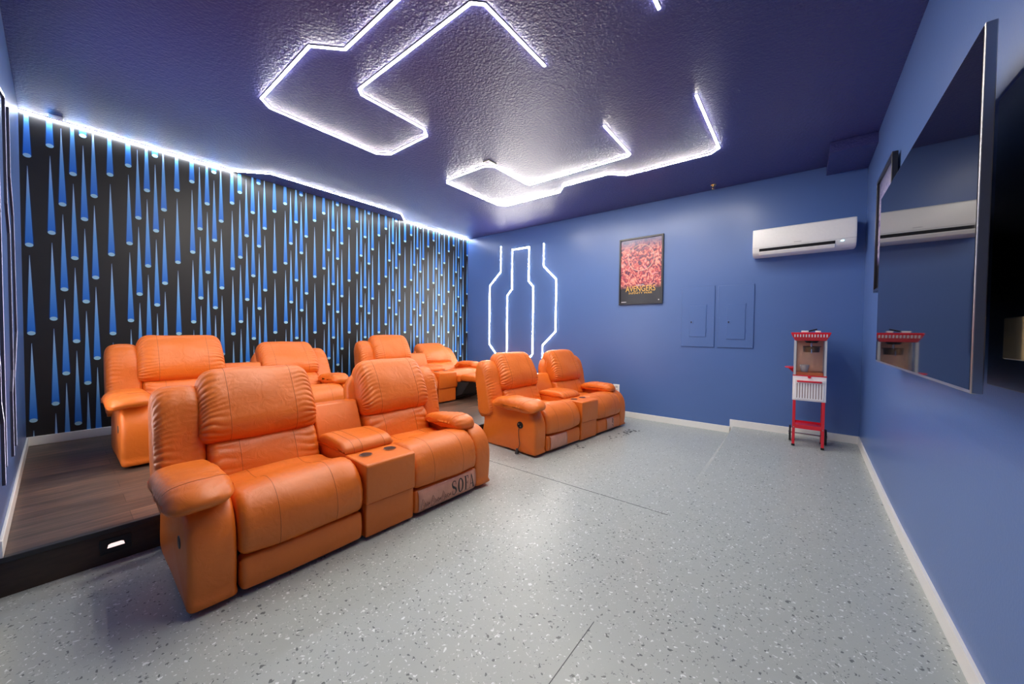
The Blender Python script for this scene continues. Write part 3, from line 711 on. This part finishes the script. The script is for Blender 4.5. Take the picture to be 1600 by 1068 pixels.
        sc.tube([P(y0 + .135, .168), P(y0 + .15, .172), P(y0 + .155, .15), P(y0 + .14, .142), P(y0 + .138, .125), P(y0 + .152, .118)], .004, 6)
        sc.build('printed_mark', M['ink'], fl, smooth=True); sc = MB()
        sc.tube([P(y0 + .135, .098), P(y0 + .152, .092), P(y0 + .150, .075)], .0025, 6)
        sc.build('printed_mark', M['ink'], fl, smooth=True)

G_S = 'orange leather recliner sofas with a centre console'
sofa((2.718, .563, 0), radians(-1.2), 'orange leather recliner sofa in front, nearest the camera, SOFA printed on its film', G_S, film=(None, 'sofa'), seed=1.0)
sofa((2.70, 3.42, 0), radians(-6.0), 'orange leather recliner sofa on the grey floor beside the wall outlet', G_S, film=('plain', 'torn'), seed=31.0, handle='panel', cord=True)
sofa((.66, .50, HP), 0.0, 'orange leather recliner sofa on the wooden platform, right behind the front sofa, farthest left', G_S, recl=(0, .27), seed=61.0)
sofa((.44, 3.07, HP), 0.0, 'orange leather recliner sofa on the platform, right footrest raised, nearest the far corner', G_S, recl=(0, .42), foot=(0, 1), seed=91.0)

# floor scuffs by the far sofa (dirt with its own shape)
m = MB(); rnd = random.Random(11)
for (cx_, cy_, sp, k) in ((3.98, 4.93, .10, 26), (4.02, 5.10, .06, 10), (3.92, 4.55, .09, 10), (3.78, 4.0, .07, 8)):
    for i in range(k):
        x = cx_ + rnd.gauss(0, sp*.35); y = cy_ + rnd.gauss(0, sp); s = rnd.uniform(.006, .022)
        m.add([(x + s*rnd.uniform(.5, 1.2)*cos(2*pi*q/7), y + s*rnd.uniform(.5, 1.4)*sin(2*pi*q/7), .0008 + i*.00001) for q in range(7)], [tuple(range(7))])
o = m.build('floor_scuffs', M['scuff']); o['kind'] = 'stuff'; tag(o, 'dark scuff marks on the grey floor beside the far sofa', 'scuff marks')

# ------------------------------------------------------------------ television, mount panel
tv = empty('television', (6.205, 2.77, 1.70)); tag(tv, 'large flat black television on the right wall reflecting the room', 'television')
ty0, ty1, tz0, tz1 = 1.985, 3.83, 1.151, 2.30
MB().box(0, .026, ty0-2.77, ty1-2.77, tz0-1.70, tz1-1.70).build('cabinet', M['bezel'], tv, bevel=.003)
MB().box(-.0012, .004, ty0-2.77+.009, ty1-2.77-.006, tz0-1.70+.012, tz1-1.70-.006).build('screen', M['screen'], tv)
MB().box(.026, .050, -.62, .62, -.42, .12).build('rear_housing', M['blackplastic'], tv, bevel=.01)
MB().box(.050, .100, -.18, .18, -.22, .06).box(.100, .1235, -.25, .25, -.28, .12).build('wall_mount', M['darkgrey'], tv)
wp = empty('wall_panel', (W-.014, 1.52, 1.66)); tag(wp, 'black panel on the right wall beyond the near edge of the television', 'wall panel')
MB().box(0, .0135, -.78, .78, -.50, .515).build('panel', M['blackplastic'], wp, bevel=.003)
MB().box(-.012, .001, .46, .615, -.40, -.265).build('brass_plate', simple('gold_paint', (0.75, 0.55, 0.28), 0.35), wp, bevel=.004)['label'] = 'shiny brass plate'

# ------------------------------------------------------------------ framed posters
def text_obj(s, size, mat, parent, loc, rot, name, width=None, extr=.0006):
    c = bpy.data.curves.new(name, 'FONT'); c.body = s; c.size = size; c.extrude = extr; c.align_x = 'CENTER'; c.align_y = 'CENTER'
    t = bpy.data.objects.new(name, c); COL.objects.link(t)
    bpy.context.view_layer.update()
    dg = bpy.context.evaluated_depsgraph_get(); me = bpy.data.meshes.new_from_object(t.evaluated_get(dg))
    bpy.data.objects.remove(t)
    wd = max(v.co.x for v in me.vertices) - min(v.co.x for v in me.vertices)
    if width:
        for v in me.vertices: v.co.x *= width / wd
    me.materials.clear(); me.materials.append(mat)
    o = bpy.data.objects.new(name, me); COL.objects.link(o); o.parent = parent; o.location = loc; o.rotation_euler = rot
    return o
def framed(loc, rz, w, h, art, label, depth=.03):
    r = empty('framed_poster', loc, rz); tag(r, label, 'framed poster', 'framed posters on the blue walls')
    f = .026; m = MB()      # local: x across, -y out of the wall, z up, origin at centre
    m.box(-w/2, w/2, -depth, 0, h/2-f, h/2).box(-w/2, w/2, -depth, 0, -h/2, -h/2+f).box(-w/2, -w/2+f, -depth, 0, -h/2+f, h/2-f).box(w/2-f, w/2, -depth, 0, -h/2+f, h/2-f)
    m.build('frame', M['frame'], r, bevel=.003)
    MB().box(-w/2+f-.003, w/2-f+.003, -.016, -.006, -h/2+f-.003, h/2-f+.003).build('print', art, r)
    return r
pa = framed((3.812, D-.001, 2.312), 0, .680, 1.040, M['poster'], 'black framed red and pink poster on the back wall right of the led strips')
PR = (pi/2, 0, 0)
# ring of light and shards of the abstract artwork
m = MB(); m.tube([(.005 + .20*cos(2*pi*i/40), -.0168, .20 + .20*sin(2*pi*i/40)) for i in range(40)], .006, 6, closed=True)
m.build('ring_print', simple('pale_pink_ring', (0.85, 0.55, 0.48), 0.5), pa, smooth=True)
text_obj('AVENGERS', .125, M['goldtext'], pa, (0, -.0170, -.280), PR, 'title_lettering', .46)
text_obj('INFINITY WAR', .045, M['goldtext'], pa, (0, -.0170, -.345), PR, 'subtitle_lettering', .36)
text_obj('MARVEL', .028, M['whitetext'], pa, (0, -.0170, -.222), PR, 'small_lettering', .13)
MB().box(-.30, -.22, -.0170, -.0162, -.482, -.474).box(.272, .288, -.0170, -.0162, -.466, -.452).build('margin_marks', M['whitetext'], pa)
pb = framed((W-.012, 4.445, 2.215), -pi/2, .700, .990, M['poster_b'], 'black framed purple and white poster on the right wall behind the television', .034)

# ------------------------------------------------------------------ electrical panels
def epanel(x0, x1, z0, z1, dx0, dx1, dz0, dz1, label):
    r = empty('electrical_panel', ((x0+x1)/2, D-.0005, (z0+z1)/2)); tag(r, label, 'electrical panel', 'blue painted electrical panels on the back wall')
    ox, oz = (x0+x1)/2, (z0+z1)/2
    MB().box(x0-ox, x1-ox, -.012, 0, z0-oz, z1-oz).build('cover', M['wall'], r, bevel=.008, seg=2)
    d = MB().box(dx0-ox, dx1-ox, -.020, -.011, dz0-oz, dz1-oz).build('door', M['wall'], r, bevel=.005, seg=2)
    MB().box(dx0-ox+.010, dx0-ox+.055, -.0245, -.019, -.10, -.055).build('latch', M['wall'], d, bevel=.002)
    MB().box(dx0-ox+.018, dx0-ox+.034, -.0262, -.0235, -.088, -.066).build('latch_slot', M['blackplastic'], d)
    for q in (.12, -.22):
        MB().cyl((dx1-ox+.002, -.013, q), (dx1-ox+.002, -.013, q+.05), .006, .006, 10).build('hinge', M['wall'], d, smooth=True)
    for sx in (x0-ox+.018, x1-ox-.018):
        for sz in (z0-oz+.02, -.02):
            MB().cyl((sx, -.010, sz), (sx, -.0155, sz), .007, .006, 12).build('screw', M['wall'], r, smooth=True)
epanel(4.415, 4.845, 1.155, 2.008, 4.526, 4.741, 1.298, 1.740, 'blue painted electrical panel on the back wall, the one nearer the poster')
epanel(4.880, 5.300, 1.155, 2.000, 4.989, 5.205, 1.271, 1.745, 'blue painted electrical panel on the back wall below the air conditioner')

# ------------------------------------------------------------------ outlet
o = empty('wall_outlet', (3.448, D-.0005, .44)); tag(o, 'white wall outlet low on the back wall right of the far sofa', 'wall outlet')
MB().box(-.053, .053, -.007, 0, -.068, .068).build('plate', M['white'], o, bevel=.003)
MB().box(-.022, .022, -.009, -.006, .008, .045).build('socket', M['whitegrey'], o, bevel=.001)
MB().box(-.022, .022, -.009, -.006, -.045, -.008).build('socket', M['whitegrey'], o, bevel=.001)

# ------------------------------------------------------------------ air conditioner
ac = empty('air_conditioner', (5.76, D-.0005, 2.47)); tag(ac, 'white split air conditioner high on the back wall near the corner', 'air conditioner')
prof = [(0, -.150), (-.15, -.158), (-.205, -.145), (-.235, -.115), (-.248, -.07), (-.250, 0), (-.245, .10), (-.235, .155), (-.215, .168), (0, .170)]
def ac_sweep(x0, x1, prof):
    P = []
    for i in range(len(prof)): P.append(prof[i])
    m = MB(); L = len(P)
    xs = [(x0, .985), (x0+.006, .995), (x0+.02, 1.0), (x1-.02, 1.0), (x1-.006, .995), (x1, .985)]
    vs = []
    for x, s in xs: vs += [(x, y*s, z*s) for y, z in P]
    fs = []
    for k in range(len(xs)-1): fs += [(k*L+i, k*L+(i+1) % L, (k+1)*L+(i+1) % L, (k+1)*L+i) for i in range(L)]
    fs += [tuple(range(L))[::-1], tuple(range((len(xs)-1)*L, len(xs)*L))]
    return m.add(vs, fs)
ac_sweep(-.475, .475, prof).build('casing', M['white'], ac, smooth=True, angle=32)
MB().add([(-.405, -.2465, -.076), (.300, -.2465, -.076), (.300, -.236, -.120), (-.405, -.236, -.120), (-.405, -.23, -.083), (.300, -.23, -.083), (.300, -.22, -.112), (-.405, -.22, -.112)],
         [(0,3,2,1),(4,5,6,7),(0,1,5,4),(1,2,6,5),(2,3,7,6),(3,0,4,7)]).build('air_slot', M['blackplastic'], ac, loc=(0, -.004, 0))
MB().add([(-.405, -.243, -.114), (.300, -.243, -.114), (.300, -.222, -.150), (-.405, -.222, -.150), (-.405, -.235, -.100), (.300, -.235, -.100), (.300, -.205, -.150), (-.405, -.205, -.150)],
         [(0,3,2,1),(4,5,6,7),(0,1,5,4),(1,2,6,5),(2,3,7,6),(3,0,4,7)]).build('louvre', M['white'], ac, bevel=.003, loc=(0, -.002, 0))
MB().box(-.475, .475, -.2512, -.2485, -.064, -.061).build('panel_seam', M['whitegrey'], ac)
MB().box(.350, .370, -.2475, -.243, -.088, -.081).build('indicator_light', M['indicator'], ac)
m = MB()
for k in range(7): m.box(-.065 + k*.010, -.058 + k*.010, -.2508, -.2495, -.043, -.034)
m.build('badge_lettering', M['whitegrey'], ac)

# ------------------------------------------------------------------ popcorn machine
px, py, pz = 5.868, 5.40, slab_z(5.5)
pm = empty('popcorn_machine', (px, py, pz)); tag(pm, 'red and white popcorn machine on a red stand in the far right corner', 'popcorn machine')
hw_, dp = .140, .27
zf = lambda z: z - .085
# stand
for sx in (-1, 1):
    for yy in (.012, dp-.012):
        lg = MB().box(sx*hw_-(.013 if sx > 0 else -.013)-.013, sx*hw_-(.013 if sx > 0 else -.013)+.013, yy-.012, yy+.012, .012, zf(.615)).build('leg', M['red'], pm, bevel=.002)
        cxx = sx*(hw_-.013)
        MB().box(cxx-.015, cxx+.015, yy-.014, yy+.014, 0, .022).build('foot_cap', M['blackplastic'], lg)
        MB().cyl((cxx, yy-.013 if yy < .1 else yy+.013, .215), (cxx, yy-.017 if yy < .1 else yy+.017, .215), .006, .005, 12).build('bolt', M['steel'], lg, smooth=True)
sh = MB().box(-hw_+.026, hw_-.026, .0, dp, .225, .232).box(-hw_+.026, hw_-.026, -.001, .006, .205, .248).box(-hw_+.026, hw_-.026, dp-.006, dp, .205, .248).build('shelf', M['red'], pm)
for sx in (-1, 1):
    wl = MB().cyl((sx*(hw_+.010), dp-.03, .095), (sx*(hw_+.030), dp-.03, .095), .09, .09, 28).build('wheel', M['blackplastic'], pm, smooth=True)
    MB().cyl((sx*(hw_+.029), dp-.03, .095), (sx*(hw_+.036), dp-.03, .095), .02, .018, 14).build('hub', M['steel'], wl, smooth=True)
MB().tube([(-hw_-.02, dp-.03, .10), (hw_+.02, dp-.03, .10)], .007, 8).build('axle', M['steel'], pm, smooth=True)
# lower cabinet
bz0, bz1 = zf(.607), zf(.882)
cb = MB().box(-hw_-.006, hw_+.006, -.004, dp, bz0, bz1).build('cabinet', M['creamwhite'], pm, bevel=.004)
dr = MB().box(-hw_+.012, hw_-.012, -.010, -.003, bz0+.015, bz1-.035).build('door', M['creamwhite'], cb, bevel=.003)
g = MB()
for k in range(10):
    xx = -.105 + k*.0235
    g.box(xx-.003, xx+.003, -.0108, -.0098, bz0+.03, bz1-.078)
g.build('vent_slots', simple('brown_slot', (0.17, .07, .06), .6), dr)
MB().box(-.108, .108, -.030, -.010, bz1-.066, bz1-.048).build('handle', M['red'], dr, bevel=.004)
MB().cyl((0, -.004, bz1-.006), (0, -.018, bz1-.006), .016, .014, 16).build('knob', M['red'], cb, smooth=True)
MB().box(-hw_-.008, hw_+.008, -.006, dp+.002, bz1, bz1+.012).build('deck', M['red'], pm, bevel=.002)
# popping chamber
gz0, gz1 = bz1+.012, zf(1.285)
for sx in (-1, 1):
    for yy in (.008, dp-.012):
        cxx = sx*(hw_-.010)
        wdt = .012
        MB().box(cxx-wdt, cxx+wdt, yy-.006, yy+.006, gz0, gz1).build('corner_post', M['whitegrey'], pm)
MB().box(-hw_+.02, hw_-.02, -.001, .002, gz0, gz1).build('front_window', M['glass'], pm)
for sx in (-1, 1):
    MB().box(sx*hw_-.0015, sx*hw_+.0015, .016, dp-.02, gz0, gz1).build('side_window', M['glass'], pm)
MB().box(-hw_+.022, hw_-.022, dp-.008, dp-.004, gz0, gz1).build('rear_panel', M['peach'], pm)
MB().box(-hw_+.022, hw_-.022, .02, dp-.02, gz0, gz0+.030).build('popcorn_tray', M['popcornorange'], pm)
n = 26; kz = gz1-.135
kt = MB(); ringp = [(.070, 0), (.075, .055), (.079, .060), (.072, .060), (.066, .006)]
kv = []; kf = []
for i in range(n):
    for (rr, zz) in ringp: kv.append((.012 + rr*cos(2*pi*i/n), .13 + rr*sin(2*pi*i/n), kz + zz))
R5 = len(ringp)
for i in range(n):
    for q in range(R5-1): kf.append((i*R5+q, ((i+1) % n)*R5+q, ((i+1) % n)*R5+q+1, i*R5+q+1))
kf.append(tuple(i*R5 for i in range(n))[::-1]); kf.append(tuple(i*R5+R5-1 for i in range(n)))
kt.add(kv, kf)
kettle = kt.build('kettle', M['bronze'], pm, smooth=True)
MB().box(-.062, .098, .125, .135, kz+.062, kz+.068).build('kettle_lid', M['blackplastic'], kettle)
MB().tube([(.012, .13, kz+.06), (.012, .13, gz1-.012)], .008, 10).build('hanger_rod', M['steel'], kettle, smooth=True)
MB().cyl((.012, .13, gz1-.03), (.012, .13, gz1), .05, .07, 20).build('motor_housing', M['blackplastic'], pm, smooth=True)
MB().tube([(.012, .052, kz+.05), (.012, .020, kz+.035), (.012, .016, kz-.01)], .005, 8).build('kettle_handle', M['steel'], kettle, smooth=True)
MB().cyl((-.045, .11, gz0+.03), (-.045, .11, gz0+.11), .03, .045, 18).build('measuring_cup', M['whitegrey'], pm, smooth=True)
# flared red canopy with pale slots
cz0, cz1 = zf(1.280), zf(1.372)
def loop(hx, y0, y1, z): return [(-hx, y0, z), (hx, y0, z), (hx, y1, z), (-hx, y1, z)]
m = MB(); rings = [loop(hw_-.006, .0, dp, cz0), loop(hw_+.004, -.012, dp+.006, cz0+.022), loop(hw_+.022, -.028, dp+.016, cz0+.055), loop(hw_+.032, -.036, dp+.022, cz1-.008), loop(hw_+.030, -.034, dp+.020, cz1)]
vs = [p for L_ in rings for p in L_]; fs = [(k*4+i, k*4+(i+1) % 4, (k+1)*4+(i+1) % 4, (k+1)*4+i) for k in range(4) for i in range(4)] + [(3, 2, 1, 0), (16, 17, 18, 19)]
m.add(vs, fs); can = m.build('canopy', M['red'], pm, bevel=.003)
g = MB()
for k in range(12):
    xx = -.137 + k*.0249
    g.add([(xx-.0055, -.0262, cz0+.040), (xx+.0055, -.0262, cz0+.040), (xx+.0055, -.0375, cz0+.070), (xx-.0055, -.0375, cz0+.070)], [(0, 1, 2, 3)])
g.build('canopy_slots', M['creamwhite'], can)
g = MB()
for k in range(9):
    yy = .0 + k*.030
    for sx in (-1, 1):
        g.add([(sx*(hw_+.0165), yy, cz0+.040), (sx*(hw_+.0165), yy+.011, cz0+.040), (sx*(hw_+.0275), yy+.011, cz0+.070), (sx*(hw_+.0275), yy, cz0+.070)], [(0, 1, 2, 3)])
g.build('side_slots', M['creamwhite'], can)
# side tray (half disc) with its bracket
n = 18; tz = zf(.965)
vs = [(-hw_, dp/2 + .115*cos(pi*i/n), tz) for i in (0, n)]
arc = [(-hw_ - .085*sin(pi*i/n), dp/2 + .115*cos(pi*i/n)) for i in range(n+1)]
vs = [(x, y, tz) for x, y in arc] + [(x*.995, y, tz+.012) for x, y in arc]
m = MB().add(vs, [tuple(range(n+1)), tuple(range(2*n+1, n, -1))] + [(i, i+1, n+2+i, n+1+i) for i in range(n)] + [(n, 0, n+1, 2*n+1)])
tr = m.build('side_tray', M['red'], pm)
MB().add([(-hw_-.002, dp/2-.004, tz-.06), (-hw_-.002, dp/2-.004, tz), (-hw_-.06, dp/2-.004, tz), (-hw_-.002, dp/2+.004, tz-.06), (-hw_-.002, dp/2+.004, tz), (-hw_-.06, dp/2+.004, tz)],
         [(0,1,2),(5,4,3),(0,3,4,1),(1,4,5,2),(2,5,3,0)]).build('tray_bracket', M['red'], tr)
# things lying on the canopy
b1 = MB().box(-.032, .032, -.018, .018, 0, .018).build('paper_packet', M['white'], None, bevel=.003, loc=(px-.050, py-.005, pz+cz1+.0005)); tag(b1, 'white flat object on the popcorn machine, the left one', 'box', 'white flat objects on the popcorn machine')
b2 = MB().box(-.024, .024, -.018, .018, 0, .018).build('paper_packet', M['white'], None, bevel=.003, loc=(px+.062, py-.005, pz+cz1+.0005)); tag(b2, 'white flat object on the popcorn machine, the right one', 'box', 'white flat objects on the popcorn machine')
b3 = MB().box(-.05, .05, -.012, .012, -.007, .007).build('remote_control', M['blackplastic'], None, bevel=.004, loc=(px+.010, py+.045, pz+cz1+.0225)); b3.rotation_euler = (0, radians(-16), radians(25)); tag(b3, 'small black remote control lying on top of the popcorn machine', 'remote control')

# ------------------------------------------------------------------ small fittings
st = empty('step_light', (XP-.0095, .389, .098)); tag(st, 'dark recessed step light glowing pink white in the platform riser', 'step light')
MB().box(0, .006, -.062, .062, -.042, .042).build('faceplate', M['blackplastic'], st, bevel=.002)
m = MB(); poly = [(-.034, -.010), (.034, -.010), (.030, .008), (.020, .012), (-.020, .012), (-.030, .008)]
m.add([(.0085, y, z) for y, z in poly] + [(.005, y, z) for y, z in poly], [tuple(range(6)), tuple(range(11, 5, -1))] + [(i, (i+1) % 6, 6+(i+1) % 6, 6+i) for i in range(6)])
m.build('lens', M['steplens'], st)
sp = empty('sprinkler_head', (4.82, 5.70, ceil_z(4.82))); tag(sp, 'small brass sprinkler head on the ceiling above the back wall', 'sprinkler')
MB().cyl((0, 0, 0), (0, 0, -.008), .036, .030, 20).build('escutcheon', M['brass'], sp, smooth=True)
MB().cyl((0, 0, -.008), (0, 0, -.030), .012, .010, 14).build('body', M['brass'], sp, smooth=True)
MB().tube([(-.010, 0, -.028), (-.016, 0, -.040), (0, 0, -.055), (.016, 0, -.040), (.010, 0, -.028)], .003, 8).build('yoke', M['brass'], sp, smooth=True)
MB().cyl((0, 0, -.055), (0, 0, -.058), .018, .018, 16).build('deflector', M['brass'], sp, smooth=True)
jb = MB().box(-.045, .045, -.045, .045, -.004, 0).build('junction_box', M['white'], None, bevel=.003, loc=(.10, .22, ceil_z(.10)-.0005)); tag(jb, 'small pale box on the ceiling at the start of the edge strip', 'junction box')
m = MB(); zc = ceil_z(2.85)
pts = [(2.80, 3.358), (2.890, 3.358), (2.890, 3.49)]
m.tube([(x-2.85, y-3.4, -.006) for x, y in pts], .006, 8)
ch = m.build('cable_clip', M['darkgrey'], None, smooth=True, loc=(2.85, 3.4, zc-.0005)); tag(ch, 'small dark bent wire on the ceiling beside the second led strip', 'cable')
